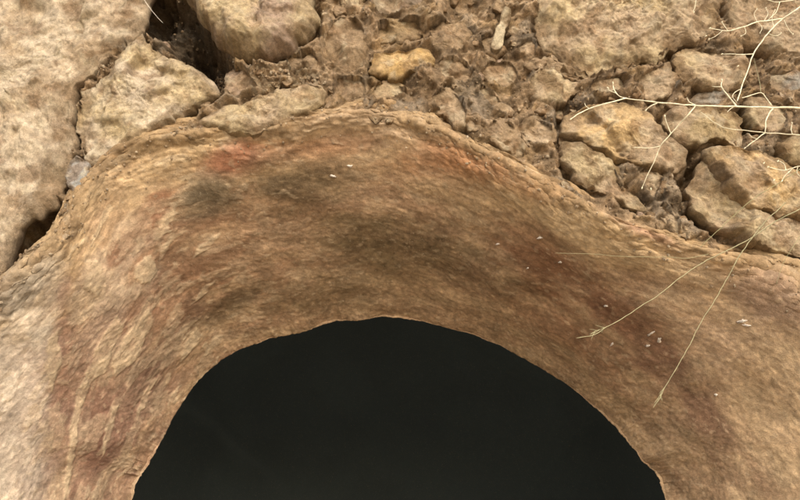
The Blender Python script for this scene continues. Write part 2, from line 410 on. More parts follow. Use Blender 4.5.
def chamber():
    mid = np.array([0.0, 0.0, 0.0])
    st = RIM[::12].shape[0]
    base = INN[::12].copy(); last = LPOS[::12, -1, :]
    cx = 0.0
    rings = [last]
    for sc, y in ((1.2, .60), (1.5, .7), (1.8, 1.0), (1.9, 1.4), (1.8, 1.9), (1.5, 2.4), (1.1, 2.7), (.5, 2.9), (0.02, 2.95)):
        r = base.copy(); r[:, 0] = cx + (base[:, 0] - cx) * sc
        r[:, 2] = np.where(base[:, 2] > 0, base[:, 2] * (1 + (sc - 1) * .45), base[:, 2]) if sc > 1 else base[:, 2] * (0.4 + .6 * sc)
        r[:, 1] = y
        rings.append(r)
    G = np.stack(rings, 1)
    t = np.linspace(0, len(rings) - 1, 90)
    i = np.minimum(t.astype(int), len(rings) - 2); f = (t - i)[None, :, None]
    G2 = G[:, i] * (1 - f) + G[:, i + 1] * f
    k = sstep(0.5, 2, t)[None, :]
    nn = fbm(G2[..., 0] * 2, G2[..., 1] * 2, G2[..., 2] * 2, 5)
    G2[..., 2] += 0.03 * nn * k; G2[..., 0] += 0.03 * fbm(G2[..., 0] * 2 + 9, G2[..., 1] * 2, G2[..., 2] * 2, 5) * k
    col = mix(srgb(94, 105, 109), srgb(90, 100, 104), sstep(-.4, .4, nn))
    o = mesh_obj('chamber', G2, grid_faces(G2.shape[0], G2.shape[1]), M_SOOT, None, col)
    o['kind'] = 'structure'; return o
chamber()

# ------------------------------------------------------------------ stones of the wall (outline in picture pixels, front bulge, set-back, colour)
C_PALE, C_TAN, C_OCH, C_YEL = (208, 187, 157), (188, 163, 131), (210, 176, 126), (198, 174, 134)
C_BRN, C_GRY, C_PNK, C_EARTH = (166, 140, 108), (166, 156, 140), (176, 150, 126), (158, 132, 102)
STONES = [
 # poly, bulge, edge depth, colour, second colour, gap carve, roughness, label
 ([(-90,-60),(150,-60),(145,0),(143,10),(141,24),(131,36),(118,45),(103,60),(90,75),(80,80),(73,94),(70,112),(73,130),(74,150),(64,165),(59,180),(57,195),(44,210),(30,214),(15,222),(4,250),(-10,275),(-90,320)], .085, .02, C_PALE, C_TAN, .05, 1.6, 'big pale rock mass at the left edge'),
 ([(138,30),(146,40),(155,49),(172,56),(192,63),(207,74),(222,91),(211,99),(195,107),(180,116),(166,125),(154,134),(140,142),(124,148),(105,158),(91,164),(83,158),(78,145),(75,130),(74,112),(77,98),(86,90),(97,83),(112,72),(118,58),(127,42)], .060, .01, C_PALE, C_YEL, .07, .9, 'pale three-cornered stone'),
 ([(180,-25),(192,2),(202,20),(211,34),(222,45),(238,53),(256,56),(276,54),(294,46),(308,33),(316,18),(314,2),(300,-25)], .085, .0, C_YEL, C_PNK, .06, 1.2, 'rounded ochre stone at the top'),
 ([(196,122),(212,127),(235,131),(256,130),(276,124),(298,115),(314,106),(326,95),(324,84),(309,80),(290,84),(270,92),(245,98),(222,104),(206,112)], .050, -.004, C_YEL, C_TAN, .03, .9, 'long flat ochre stone'),
 ([(220,94),(226,76),(238,66),(250,70),(258,82),(264,92),(248,99),(230,100)], .030, .012, C_PNK, C_BRN, .02, .8, None),
 ([(371,70),(373,57),(380,52),(398,49),(414,48),(429,51),(436,60),(427,68),(408,75),(390,79),(385,74),(379,74)], .030, .0, C_OCH, (196,158,100), .045, .7, 'small bright ochre stone'),
 ([(340,-14),(362,-14),(364,4),(360,12),(350,15),(343,8)], .018, .008, C_YEL, C_TAN, .02, .7, None),
 ([(366,-18),(428,-18),(426,6),(408,15),(386,18),(372,10)], .028, .005, (146,128,108), C_BRN, .035, 1.0, None),
 ([(372,84),(384,79),(398,80),(410,90),(409,98),(396,102),(380,107),(370,100)], .020, .010, C_YEL, C_BRN, .03, .8, None),
 ([(474,90),(484,84),(495,91),(505,101),(513,111),(509,116),(498,115),(488,111),(479,101)], .022, .008, C_TAN, C_BRN, .02, .5, None),
 ([(428,95),(444,88),(459,94),(467,105),(470,118),(467,132),(456,134),(446,123),(436,113),(429,104)], .028, .006, C_BRN, C_TAN, .03, .9, None),
 ([(526,80),(536,72),(550,70),(566,73),(580,76),(588,80),(579,90),(569,98),(559,105),(545,106),(533,99),(525,89)], .034, .005, C_TAN, C_YEL, .03, .9, None),
 ([(483,129),(491,120),(506,119),(517,126),(522,138),(530,150),(523,160),(510,157),(496,151),(486,141)], .030, .010, C_BRN, C_EARTH, .02, 1.3, None),
 ([(517,127),(524,118),(538,116),(552,121),(558,133),(553,146),(543,151),(532,147),(523,139)], .032, .006, C_TAN, C_BRN, .04, 1.0, None),
 ([(502,-14),(532,-14),(530,0),(518,4),(506,2)], .022, .0, C_PALE, C_YEL, .03, .5, None),
 ([(505,7),(511,9),(510,20),(505,32),(502,44),(495,47),(491,42),(497,28),(500,16)], .022, -.020, (196,178,144), C_PALE, .03, .4, 'pale splinter of stone standing upright'),
 ([(511,50),(519,41),(530,36),(539,42),(540,52),(532,59),(520,59),(513,55)], .024, .006, C_TAN, C_BRN, .02, .7, None),
 ([(534,-50),(535,15),(540,40),(550,51),(566,60),(579,69),(594,75),(612,70),(630,64),(646,58),(660,57),(672,48),(690,42),(712,38),(722,10),(716,-50)], .050, .010, C_TAN, C_YEL, .05, 1.7, 'wide tan block of earth-covered stone'),
 ([(673,60),(677,50),(690,44),(716,44),(741,50),(752,58),(750,72),(741,85),(722,88),(695,82),(683,76)], .046, .0, C_TAN, C_YEL, .045, 1.1, None),
 ([(722,-50),(724,10),(736,38),(756,50),(790,60),(840,66),(850,-50)], .045, .015, C_TAN, C_BRN, .03, 1.5, None),
 ([(626,84),(632,74),(646,68),(661,61),(672,66),(681,80),(679,92),(668,99),(650,101),(637,95)], .034, .008, C_TAN, C_BRN, .03, 1.0, None),
 ([(664,112),(678,105),(700,106),(730,107),(743,112),(745,128),(741,143),(725,142),(710,139),(698,146),(685,143),(672,133)], .042, .0, (180,156,116), C_TAN, .055, .9, None),
 ([(562,120),(573,109),(594,102),(624,100),(645,105),(657,118),(664,131),(676,139),(686,150),(688,163),(679,171),(661,171),(640,165),(619,159),(597,151),(577,139),(564,131)], .050, .0, C_TAN, C_OCH, .05, 1.0, 'broad tan stone under the pale twig'),
 ([(562,142),(574,141),(592,153),(613,162),(622,173),(632,188),(644,200),(650,209),(638,207),(620,201),(600,193),(582,184),(569,171),(561,156)], .040, .0, C_YEL, C_TAN, .05, .9, None),
 ([(623,163),(641,168),(658,173),(666,182),(661,194),(655,204),(647,203),(634,187),(626,175)], .026, .012, C_BRN, C_TAN, .02, .8, None),
 ([(653,206),(663,200),(673,211),(681,222),(682,236),(676,243),(667,233),(659,220)], .026, .008, C_TAN, C_YEL, .03, .6, None),
 ([(706,152),(718,143),(750,146),(776,150),(802,166),(840,190),(838,222),(800,217),(775,212),(750,206),(735,199),(724,187),(713,169)], .060, -.006, C_TAN, C_OCH, .03, 1.0, 'tan slab at the right edge'),
 ([(689,188),(697,173),(707,158),(717,174),(727,191),(745,204),(775,215),(840,226),(842,256),(800,254),(770,251),(752,247),(735,239),(717,229),(702,217),(692,202)], .044, .004, C_TAN, C_YEL, .07, 1.0, None),
 ([(745,104),(755,95),(770,97),(786,104),(792,118),(786,134),(773,138),(764,131),(750,122)], .030, .006, (186,168,124), C_TAN, .04, .8, None),
 ([(777,148),(794,136),(840,130),(845,172),(806,166),(787,158)], .040, .0, C_TAN, C_YEL, .05, .9, None),
 ([(762,68),(782,68),(812,76),(815,92),(790,98),(768,90)], .030, .012, C_BRN, C_GRY, .03, .8, None),
 ([(322,36),(334,20),(352,17),(366,26),(368,46),(366,70),(350,74),(331,69),(322,54)], .024, .014, C_EARTH, C_BRN, .01, 1.3, None),
 ([(424,22),(448,18),(470,28),(474,44),(458,56),(440,50),(425,40)], .026, .012, C_EARTH, C_BRN, .02, 1.3, None),
 ([(63,176),(66,165),(73,157),(84,159),(90,171),(86,186),(77,193),(68,187)], .024, -.008, (160,156,146), (204,198,186), .05, .6, 'small grey stone wedged beside the big pale rock'),
 ([(284,62),(298,54),(314,52),(322,62),(320,76),(304,78),(290,76)], .022, .014, (150,126,98), C_BRN, .01, 1.2, None),
 ([(376,22),(398,20),(418,20),(424,32),(410,44),(388,44),(374,36)], .022, .014, (160,134,98), C_BRN, .02, 1.1, None),
 ([(436,58),(452,58),(470,62),(478,74),(470,86),(452,88),(438,82),(434,68)], .026, .012, C_EARTH, C_BRN, .02, 1.2, None),
 ([(484,62),(500,60),(514,64),(522,76),(516,88),(502,92),(490,84),(482,74)], .024, .012, (150,126,98), C_BRN, .02, 1.2, None),
 ([(334,74),(352,76),(366,78),(370,92),(360,104),(342,104),(332,92)], .020, .014, C_EARTH, C_BRN, .01, 1.2, None),
 ([(546,54),(560,60),(574,70),(564,74),(550,70),(542,62)], .022, .010, C_BRN, C_TAN, .02, .9, None),
 ([(590,80),(606,76),(622,74),(630,88),(622,98),(604,100),(592,98),(584,90)], .024, .012, C_BRN, C_TAN, .02, 1.0, None),
 ([(690,98),(704,88),(726,88),(740,94),(740,104),(716,104),(696,104)], .020, .016, C_BRN, C_GRY, .03, .8, None),
 ([(478,38),(490,34),(500,40),(506,52),(496,60),(484,56),(476,48)], .020, .014, C_EARTH, C_BRN, .02, 1.1, None),
 ([(436,134),(452,136),(468,142),(480,150),(476,154),(460,148),(442,140)], .012, .010, (170,138,96), C_BRN, .01, .7, None),
]
_st_outline = []
for s in STONES:
    pp = np.array(s[0], float)
    w3 = P(pp[:, 0], pp[:, 1], s[2] - 0.35 * s[1])      # traced where the flank turns from the viewer
    _st_outline.append(catmull(w3[:, [0, 2]], 150, closed=True))

wall = empty('stone_wall', (0, 0.3, 1.5), 'rubble wall of tan stones set in brown earth above the arched opening', 'wall')

# ------------------------------------------------------------------ earth between the stones
def axis(fa, fb, step, lo, hi):
    inner = np.arange(fa, fb, step)
    l = []; x = fa; d = step
    while x > lo: d *= 1.18; x -= d; l.append(x)
    r = []; x = inner[-1]; d = step
    while x < hi: d *= 1.18; x += d; r.append(x)
    return np.r_[l[::-1], inner, r]
XA = axis(-1.12, 1.12, 0.0030, -5, 5); ZA = axis(1.42, 2.52, 0.0030, -0.1, 3.6)
def mortar():
    X, Z = np.meshgrid(XA, ZA, indexing='ij')
    px, py = to_px(np.stack([X, 0 * X + .01, Z], -1))
    wx = X + 0.02 * fbm(X * 14, Z * 14, 0 * X, 3); wz = Z + 0.02 * fbm(X * 14 + 7, Z * 14, 0 * X + 4, 3)
    Y = -0.004 - 0.018 * fbm(X * 5, Z * 5, 0 * X + 1, 4) - 0.008 * ridged(X * 16, Z * 16, 0 * X + 2, 4)
    f1, f2, cid = worley(wx * 30, wz * 34, 1); clod = sstep(0, .35, f2 - f1) * (cid > .35)
    Y -= 0.009 * clod * cid
    g1, g2, gid = worley(wx * 80, wz * 85, 2); Y -= 0.0045 * sstep(0, .4, g2 - g1) * gid
    Y -= 0.5 * facets(wx, wz, 20, 7) + 0.35 * facets(wx, wz, 60, 9)
    Y -= 0.0030 * fbm(X * 160, Z * 160, 0 * X + 3, 3)
    Yb = Y.copy()
    col = mix(np.broadcast_to(srgb(178, 152, 120), X.shape + (3,)), srgb(144, 120, 92), sstep(-.4, .4, fbm(X * 7, Z * 7, 0 * X + 5, 5)))
    col = mix(col, srgb(160, 132, 94), .7 * sstep(.1, .5, fbm(X * 12, Z * 12, 0 * X + 6, 4)))
    col = mix(col, srgb(150, 138, 120), .55 * sstep(.1, .5, fbm(X * 9, Z * 9, 0 * X + 8, 5)))
    col = mix(col, srgb(84, 68, 52), .5 * sstep(.15, .5, fbm(X * 20, Z * 20, 0 * X + 7, 4)))
    cv = (cid - .5) * .35 + (gid - .5) * .3
    col = col * (1 + cv * 1.0)[..., None]
    # gaps carved round the stones
    for s, o in zip(STONES, _st_outline):
        mx = 0.03
        bb = (X > o[:, 0].min() - mx) & (X < o[:, 0].max() + mx) & (Z > o[:, 1].min() - mx) & (Z < o[:, 1].max() + mx)
        xs, zs = X[bb], Z[bb]
        d = np.full(xs.shape, 1e9)
        for q in o[::2]: d = np.minimum(d, np.hypot(xs - q[0], zs - q[1]))
        nz = fbm(xs * 12, zs * 12, 0 * xs + s[1] * 100, 3)
        big = s[7] is not None or s[1] >= .04
        g = (s[5] + .01) * ((.75 if s[0][0][0] < 300 else .5) if big else .3) * (1 - sstep(0.0, (0.020 if big else .012) + 0.008 * nz, d)) * np.clip((.8 if big else .5) + 1.3 * nz, 0.0, 1.3)
        ins = in_poly(xs, zs, o[::3])
        g = np.where(ins & (d > 0.012), 0.04, g)
        Y[bb] += g
        col[bb] = col[bb] * (1 - 0.12 * (1 - sstep(0, .02, d)))[..., None]
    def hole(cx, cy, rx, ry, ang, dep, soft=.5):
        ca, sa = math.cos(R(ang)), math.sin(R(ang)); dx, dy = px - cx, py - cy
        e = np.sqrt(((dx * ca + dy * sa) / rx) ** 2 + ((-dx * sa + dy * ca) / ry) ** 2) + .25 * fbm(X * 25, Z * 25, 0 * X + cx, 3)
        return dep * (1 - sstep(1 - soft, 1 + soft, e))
    for hh in [(166, 8, 46, 26, 50, .16), (202, 50, 40, 19, 50, .13), (226, 78, 18, 9, 50, .05), (27, 234, 36, 16, -42, .14), (8, 268, 14, 16, 20, .05), (180, 128, 30, 5, -28, .03),
               (448, 128, 22, 6, 35, .045), (466, 18, 22, 22, 0, .035), (684, 162, 12, 30, 0, .045), (690, 205, 14, 22, 0, .03), (752, 66, 12, 24, 10, .04),
               (756, 120, 16, 18, 0, .05), (700, 98, 20, 8, 0, .03), (408, 34, 20, 8, 0, .03), (656, 104, 14, 30, 0, .03), (562, 118, 8, 26, 10, .035),
               (790, 262, 40, 8, 8, .03), (735, 252, 40, 8, 15, .02), (240, 138, 60, 5, -4, .012), (100, 66, 14, 6, -55, .02), (540, 62, 16, 6, 30, .02)]:
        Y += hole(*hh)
    grit = sstep(.2, .8, hole(226, 138, 70, 9, -4, 1.) + hole(30, 240, 44, 24, -40, 1.) + hole(100, 66, 20, 8, -50, 1.) + hole(280, 80, 40, 26, 0, 1.) + hole(215, 70, 26, 10, 50, 1))
    dg, dg2, gi2 = worley(wx * 130, wz * 130, 5)
    Y -= grit * .006 * (1 - sstep(.1, .5, dg)); col = mix(col, srgb(176, 158, 130), grit * .55 * (gi2 > .6))
    dk = np.clip(hole(170, 14, 46, 26, 55, 1.) + hole(212, 62, 34, 16, 50, 1.), 0, 1); col = mix(col, srgb(84, 76, 66), .7 * dk)  # shade of the deep crevice also put into the earth colour
    # the earth tucks in behind the clay rim
    rp = np.array([(p[0], p[2]) for p in RIM[::4]])
    ins = in_poly(X, Z, RIMPOLY + [(9, -1), (-9, -1)] if False else RIMPOLY)
    near = np.full(X.shape, 1e9); bb = (Z > 0) & (np.abs(X) < 1.6) & (Z < 2.25)
    xs, zs = X[bb], Z[bb]; dd = np.full(xs.shape, 1e9)
    for q in rp[::1]: dd = np.minimum(dd, (xs - q[0]) ** 2 + (zs - q[1]) ** 2)
    near[bb] = np.sqrt(dd)
    Y += np.where(ins, sstep(0, .02, near) * .03 + .012, .002 * (1 - sstep(0, .02, near)))
    Y = np.where(~ins, Y * (1 - .5 * (1 - sstep(0, .05, near))), Y)
    Y = Y + 0.35 * np.clip(Z - 2.7, 0, 1) ** 2 + 0.02 * fbm(X * 1.5, Z * 1.5, 0 * X + 9, 4) * sstep(1.15, 1.6, np.abs(X))
    keep_v = ~(ins & (near > 0.016))
    kf = keep_v[:-1, :-1] & keep_v[1:, :-1] & keep_v[1:, 1:] & keep_v[:-1, 1:]
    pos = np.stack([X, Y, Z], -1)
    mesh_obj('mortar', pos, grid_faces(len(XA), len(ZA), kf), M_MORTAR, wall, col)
    return Y, ins
MY, MINS = mortar()
def wall_y(x, z):
    i = np.clip(np.searchsorted(XA, x), 0, len(XA) - 1); j = np.clip(np.searchsorted(ZA, z), 0, len(ZA) - 1)
    return MY[i, j], MINS[i, j]

# bank of earth behind and above the wall
def bank():
    xs = np.linspace(-5, 5, 90); ys = np.r_[np.linspace(0.25, 3, 30), np.linspace(3.3, 14, 40)]
    X, Y = np.meshgrid(xs, ys, indexing='ij')
    Z = 3.55 - 0.02 * (Y - .2) ** 1.5 + 0.05 * fbm(X, Y, 0 * X, 5)
    Z[:, 0] = 3.45
    col = mix(srgb(160, 130, 92), srgb(120, 94, 66), sstep(-.4, .4, fbm(X * 2, Y * 2, 0 * X + 3, 4)))
    o = mesh_obj('hillside', np.stack([X, Y, Z], -1), grid_faces(90, 70), M_GROUND, None, col); o['kind'] = 'structure'
bank()

# ------------------------------------------------------------------ build each stone
STK = np.array([0.95, 0.98, 1.02])
def stone(outline, bulge, ye, colA, colB, rough, seed, label=None, nr=0, name='stone', back=0.06):
    """a lump with chiselled facets: rings from the middle of the face to the outline, then back into the wall"""
    r_ = np.random.default_rng(seed)
    o = outline; size = math.sqrt(np.prod(o.max(0) - o.min(0)))
    if nr == 0:
        nr = int(np.clip(size / .0042, 26, 90)); n = int(np.clip(size / .0013, 110, 360))
        o = catmull(o[::2], n, closed=True)
    n = len(o)
    cen = o.mean(0)
    # ragged outline
    ang = np.arctan2(o[:, 1] - cen[1], o[:, 0] - cen[0])
    jit = 0.010 * fbm(o[:, 0] * 28, o[:, 1] * 28, seed + 0 * ang, 5, .6) * min(1, size / .1)
    rad = o - cen; rl = np.linalg.norm(rad, axis=1, keepdims=True); o = cen + rad * (1 + jit[:, None] / rl)
    r = np.r_[np.linspace(0.0, 0.9, nr - 12) , np.linspace(.91, 1.0, 12)]
    rr = np.r_[r, 0.995, .98, .95, .9]
    yb = np.r_[np.zeros(nr), back * .25, back * .5, back * .8, back]
    osm = o.copy()
    for _ in range(int(n * .9)): osm = (np.roll(osm, 1, 0) + osm * 2 + np.roll(osm, -1, 0)) / 4
    el = osm
    wgt = np.clip(rr, 0, 1)[None, :, None] ** 3
    Q = cen + ((o[:, None, :] - cen) * wgt + (el[:, None, :] - cen) * (1 - wgt)) * rr[None, :, None]
    x, z = Q[..., 0], Q[..., 1]
    dome = (1 - np.clip(rr, 0, 1) ** 7.0)[None, :] ** 0.7
    dome = np.broadcast_to(dome, x.shape).copy()
    bulge = bulge * .88
    hgt = bulge * dome
    # facets
    for k in range(0 if label and 'rounded' in label else 6):
        a = r_.uniform(0, 2 * math.pi); sl = r_.uniform(.3, 1.0); off = r_.uniform(.45, 1.0)
        pl = bulge * off - sl * bulge / (size * .5) * ((x - cen[0]) * math.cos(a) + (z - cen[1]) * math.sin(a))
        hgt = -np.logaddexp(-hgt / .004, -pl / .004) * .004 if False else np.minimum(hgt, pl + .002 * fbm(x * 30, z * 30, k + 0 * x, 3))
    if label and 'rounded' in label:
        u0, z0 = P(250, 6, 0)[0], P(250, 6, 0)[2]
        hgt = hgt - .035 * np.exp(-((x - u0) / .045) ** 2 - ((z - z0) / .03) ** 2)
    hgt = np.maximum(hgt, bulge * .35 * dome)
    A = rough
    q = 0 * x + seed
    hgt = hgt + A * (0.0080 * fbm(x * 11, z * 11, q, 4) + 0.0040 * ridged(x * 30, z * 30, q + 3, 4)) * np.clip(dome * 1.5, 0, 1)
    wx, wz = x + .012 * fbm(x * 18, z * 18, q + 31, 3), z + .012 * fbm(x * 18, z * 18, q + 32, 3)
    big = min(1, size / .12)
    hgt = hgt + (0.34 * facets(wx, wz, 13, seed % 97) * big + 0.20 * facets(wx, wz, 36, seed % 89)) * np.clip(dome * 1.5, 0, 1) * min(1, .5 + .5 * A)
    hgt = hgt + 0.22 * facets(wx, wz, 110, seed % 83)
    hgt = hgt + A * 0.0016 * fbm(x * 120, z * 120, q + 5, 3)
    f1, f2, cid = worley(x * 24 + .3 * fbm(x * 20, z * 20, q, 2), z * 24, seed % 50)
    kc = min(1, max(0, (size - .06) / .1))
    hgt = hgt - A * .0014 * kc * (1 - sstep(0, .09, f2 - f1)) * (cid > .45)
    x = x + A * 0.0022 * fbm(x * 50, z * 50, q + 8, 3); z = z + A * 0.0022 * fbm(x * 50, z * 50, q + 9, 3)
    y = ye + yb[None, :] - hgt
    c = mix(np.broadcast_to(STK * srgb(*colA), x.shape + (3,)), STK * srgb(*colB), sstep(-.35, .45, fbm(x * 9, z * 9, q + 11, 5)))
    c = c * (1 + .16 * fbm(x * 40, z * 40, q + 12, 4))[..., None]
    c = mix(c, srgb(128, 98, 68), .55 * sstep(.12, .5, fbm(x * 16, z * 16, q + 13, 4)))
    c = mix(c, srgb(196, 180, 150), .5 * sstep(.22, .5, fbm(x * 24, z * 24, q + 14, 4)))
    dirt = sstep(.72, 1.0, rr[None, :] + .3 * fbm(x * 22, z * 22, q + 15, 4))
    c = mix(c, srgb(122, 98, 70), .65 * dirt)
    c = c * (1 - .10 * kc * (1 - sstep(0, .07, f2 - f1)) * (cid > .45))[..., None]
    ob = mesh_obj(name, np.stack([x, y, z], -1), grid_faces(n, len(rr), wrap=True), M_ROCK, wall, c)
    if label: ob['label'] = label
    return ob
for i, s in enumerate(STONES):
    stone(_st_outline[i], s[1], s[2], s[3], s[4], s[6], 100 + i, s[7])

# small stones wedged in the earth, each one its own piece
occ = [np.array([(o[:, 0].min(), o[:, 0].max()), (o[:, 1].min(), o[:, 1].max())]) for o in _st_outline]
def free(x, z, m=.0):
    for o in _st_outline:
        if o[:, 0].min() - m < x < o[:, 0].max() + m and o[:, 1].min() - m < z < o[:, 1].max() + m:
            if in_poly(np.array([x]), np.array([z]), o[::3])[0]: return False
    return True
placed = []; tries = 0
while len(placed) < 140 and tries < 12000:
    tries += 1
    px, py = random.uniform(60, 830), random.uniform(-20, 262)
    q = P(px, py, .01); x, z = q[0], q[2]
    y, ins = wall_y(x, z)
    rd = random.choice([.009, .011, .013, .017, .022])
    if (ins and len(placed) % 3) or y > .06 or not free(x, z) or min([9] + [math.hypot(x - a, z - b) - c for a, b, c in placed]) < rd * .8: continue
    near = min(np.hypot(RIM[::8, 0] - x, RIM[::8, 2] - z))
    if (ins and near > .012) or near < .003: continue
    if near < .02: y = min(y, -.012); rd = min(rd, .013)
    placed.append((x, z, rd))
    n = 40; a = np.linspace(0, 2 * math.pi, n, endpoint=False); st = random.uniform(.6, 1); rot = random.uniform(0, 3.14)
    cs = np.sort(rng.uniform(0, 2 * math.pi, 6)); rad = np.full(n, 1.35 * rd)
    for q in np.linspace(0, 2 * math.pi, random.choice([4, 5, 6]), endpoint=False) + rng.uniform(-.35, .35, 1):
        q = q + random.uniform(-.3, .3); rad = np.minimum(rad, rd * random.uniform(.75, 1.05) / np.maximum(np.cos(a - q), .45))
    ex, ez = rad * np.cos(a), rad * st * np.sin(a)
    o = np.stack([x + ex * math.cos(rot) - ez * math.sin(rot), z + ex * math.sin(rot) + ez * math.cos(rot)], -1)
    stone(o, rd * .55, y + .004, random.choice([C_TAN, C_BRN, C_PNK, C_BRN, C_EARTH, C_EARTH]), random.choice([C_BRN, C_EARTH]), .6, 300 + len(placed), nr=22, back=.02)

# crumbs too small to pick apart
def crumbs():
    phi = (1 + 5 ** .5) / 2
    iv = np.array([(-1, phi, 0), (1, phi, 0), (-1, -phi, 0), (1, -phi, 0), (0, -1, phi), (0, 1, phi), (0, -1, -phi), (0, 1, -phi), (phi, 0, -1), (phi, 0, 1), (-phi, 0, -1), (-phi, 0, 1)]) / 1.9
    fc = np.array([(0,11,5),(0,5,1),(0,1,7),(0,7,10),(0,10,11),(1,5,9),(5,11,4),(11,10,2),(10,7,6),(7,1,8),(3,9,4),(3,4,2),(3,2,6),(3,6,8),(3,8,9),(4,9,5),(2,4,11),(6,2,10),(8,6,7),(9,8,1)])
    V, F, Cc = [], [], []
    zones = [(226, 136, 60, 8), (28, 240, 34, 22), (98, 66, 14, 8), (280, 78, 40, 20), (212, 62, 22, 14)]
    k = 0
    for t in range(9000):
        if t % 3 == 0:
            zx = random.choice(zones); px, py = random.gauss(zx[0], zx[2] * .6), random.gauss(zx[1], zx[3] * .6)
        else: px, py = random.uniform(-20, 830), random.uniform(-20, 265)
        q = P(px, py, .01); x, z = q[0], q[2]
        if not free(x, z): continue
        y, ins = wall_y(x, z)
        if t % 9 == 0:
            i = random.randrange(len(arc)); j = int(np.clip(random.gauss(38, 22), 6, 110)); x, y, z = LPOS[i, j]
            if LPX[i, j] < -20 or LPX[i, j] > 820: continue
        elif ins: continue
        rd = random.choice([.0016, .002, .0025, .003, .004])
        v = iv * rd * rng.uniform(.7, 1.3, (12, 3)) * rng.uniform(.6, 1.2, 3) + (x, y - rd * .2, z)
        V.append(v); F.append(fc + 12 * k); k += 1
        cc = srgb(*random.choice([C_PALE, C_TAN, C_BRN, C_EARTH, C_TAN, C_EARTH])) * random.uniform(.55, .95)
        if t % 9 == 0: cc = srgb(*random.choice([C_PALE, C_TAN])) * random.uniform(.7, .9)
        Cc.append(np.broadcast_to(cc, (12, 3)))
    o = mesh_obj('grit', np.vstack(V), np.vstack(F), M_ROCK, wall, np.vstack(Cc), smooth=False); o['kind'] = 'stuff'
crumbs()

# ------------------------------------------------------------------ lime crumbs stuck on the lining
def on_lining(px, py):
    d = (LPX - px) ** 2 + (LPY - py) ** 2; d[:, LV > 1] = 1e9; d[:, LV < 0] = 1e9
    i, j = np.unravel_index(np.argmin(d), d.shape); return LPOS[i, j], LN[i, j]
def flake(px, py, lx, ly, ang, seed):
    p, n = on_lining(px, py); r_ = np.random.default_rng(seed)
    if np.dot(n, CAM - p) < 0: n = -n
    n = n / np.linalg.norm(n); t1 = np.cross(n, (0, 0, 1)); t1 /= np.linalg.norm(t1); t2 = np.cross(n, t1)
    a = np.linspace(0, 2 * math.pi, 18, endpoint=False)
    ca, sa = math.cos(R(ang)), math.sin(R(ang)); V = []
    rad = 1 + .45 * r_.uniform(-1, 1, 18)
    for f, hh in ((0.01, .0022), (.5, .0024), (.85, .0012), (1.0, -.001)):
        ex, ez = lx * f * rad * np.cos(a), ly * f * rad * np.sin(a)
        u_, v_ = ex * ca - ez * sa, ex * sa + ez * ca
        V.append(p + t1 * u_[:, None] + t2 * v_[:, None] + n * (hh + .0006 * r_.normal(size=18))[:, None])
    G = np.stack(V, 1)
    mesh_obj('lime_flake', G, grid_faces(18, 4, wrap=True), M_LIME, arch)
for i, f in enumerate([(742, 321, .012, .004, 10), (747, 325, .008, .003, -20), (651, 333, .011, .003, 30), (659, 340, .010, .004, 60), (648, 346, .006, .003, 0),
                       (612, 345, .007, .003, 30), (540, 238, .006, .003, 0), (498, 244, .006, .0025, 0), (606, 306, .005, .003, 0), (350, 166, .006, .004, 0), (333, 176, .007, .003, 0),
                       (716, 395, .004, .004, 0), (560, 262, .004, .003, 0), (528, 268, .005, .002, 20)]):
    flake(*f, 900 + i)

# ------------------------------------------------------------------ dry stems and twigs
def tube(name, pts, r0, r1, mat, parent, ns=7, knots=True):
    """pts: (px, py, depth); a tapering stem with slight knots"""
    kk = .92 if mat is M_STRAW else .85; r0 *= kk; r1 *= kk
    w3 = np.array([P(a, b, c) for a, b, c in pts])
    L = np.linalg.norm(np.diff(w3, axis=0), axis=1).sum(); n = max(6, int(L / .004))
    c = catmull(w3, n)
    c += 0.0012 * np.stack([perlin(c[:, 0] * 60, c[:, 2] * 60, k + 0 * c[:, 0]) for k in (1.5, 2.5, 3.5)], -1) * min(1, r0 / .001)
    t = np.linspace(0, 1, n); rad = r0 + (r1 - r0) * t
    if knots: rad = rad * (1 + .25 * np.clip(perlin(t * L * 70, 0 * t, 0 * t + L * 31), 0, 1))
    rad[-1] *= .35
    tan = np.gradient(c, axis=0); tan /= np.linalg.norm(tan, axis=1, keepdims=True)
    up = np.array([.13, 1, .21]); s1 = np.cross(tan, up); s1 /= np.linalg.norm(s1, axis=1, keepdims=True); s2 = np.cross(tan, s1)
    a = np.linspace(0, 2 * math.pi, ns, endpoint=False)
    V = c[None] + (np.cos(a)[:, None, None] * s1[None] + np.sin(a)[:, None, None] * s2[None]) * rad[None, :, None]
    return mesh_obj(name, V, grid_faces(ns, n, wrap=True), mat, parent)
def bud(px, py, y, r, mat, parent, ang=0):
    c = P(px, py, y); nu, nv = 8, 6
    a = np.linspace(0, 2 * math.pi, nu, endpoint=False)[:, None]; b = np.linspace(0.02, math.pi - .02, nv)[None]
    x = r * .6 * np.cos(a) * np.sin(b); yy = r * .6 * np.sin(a) * np.sin(b); z = r * 1.5 * np.cos(b) + 0 * a
    ca, sa = math.cos(R(ang)), math.sin(R(ang))
    V = np.stack([c[0] + x * ca + z * sa, c[1] + yy, c[2] - x * sa + z * ca], -1)
    return mesh_obj('bud', V, grid_faces(nu, nv, wrap=True), mat, parent)

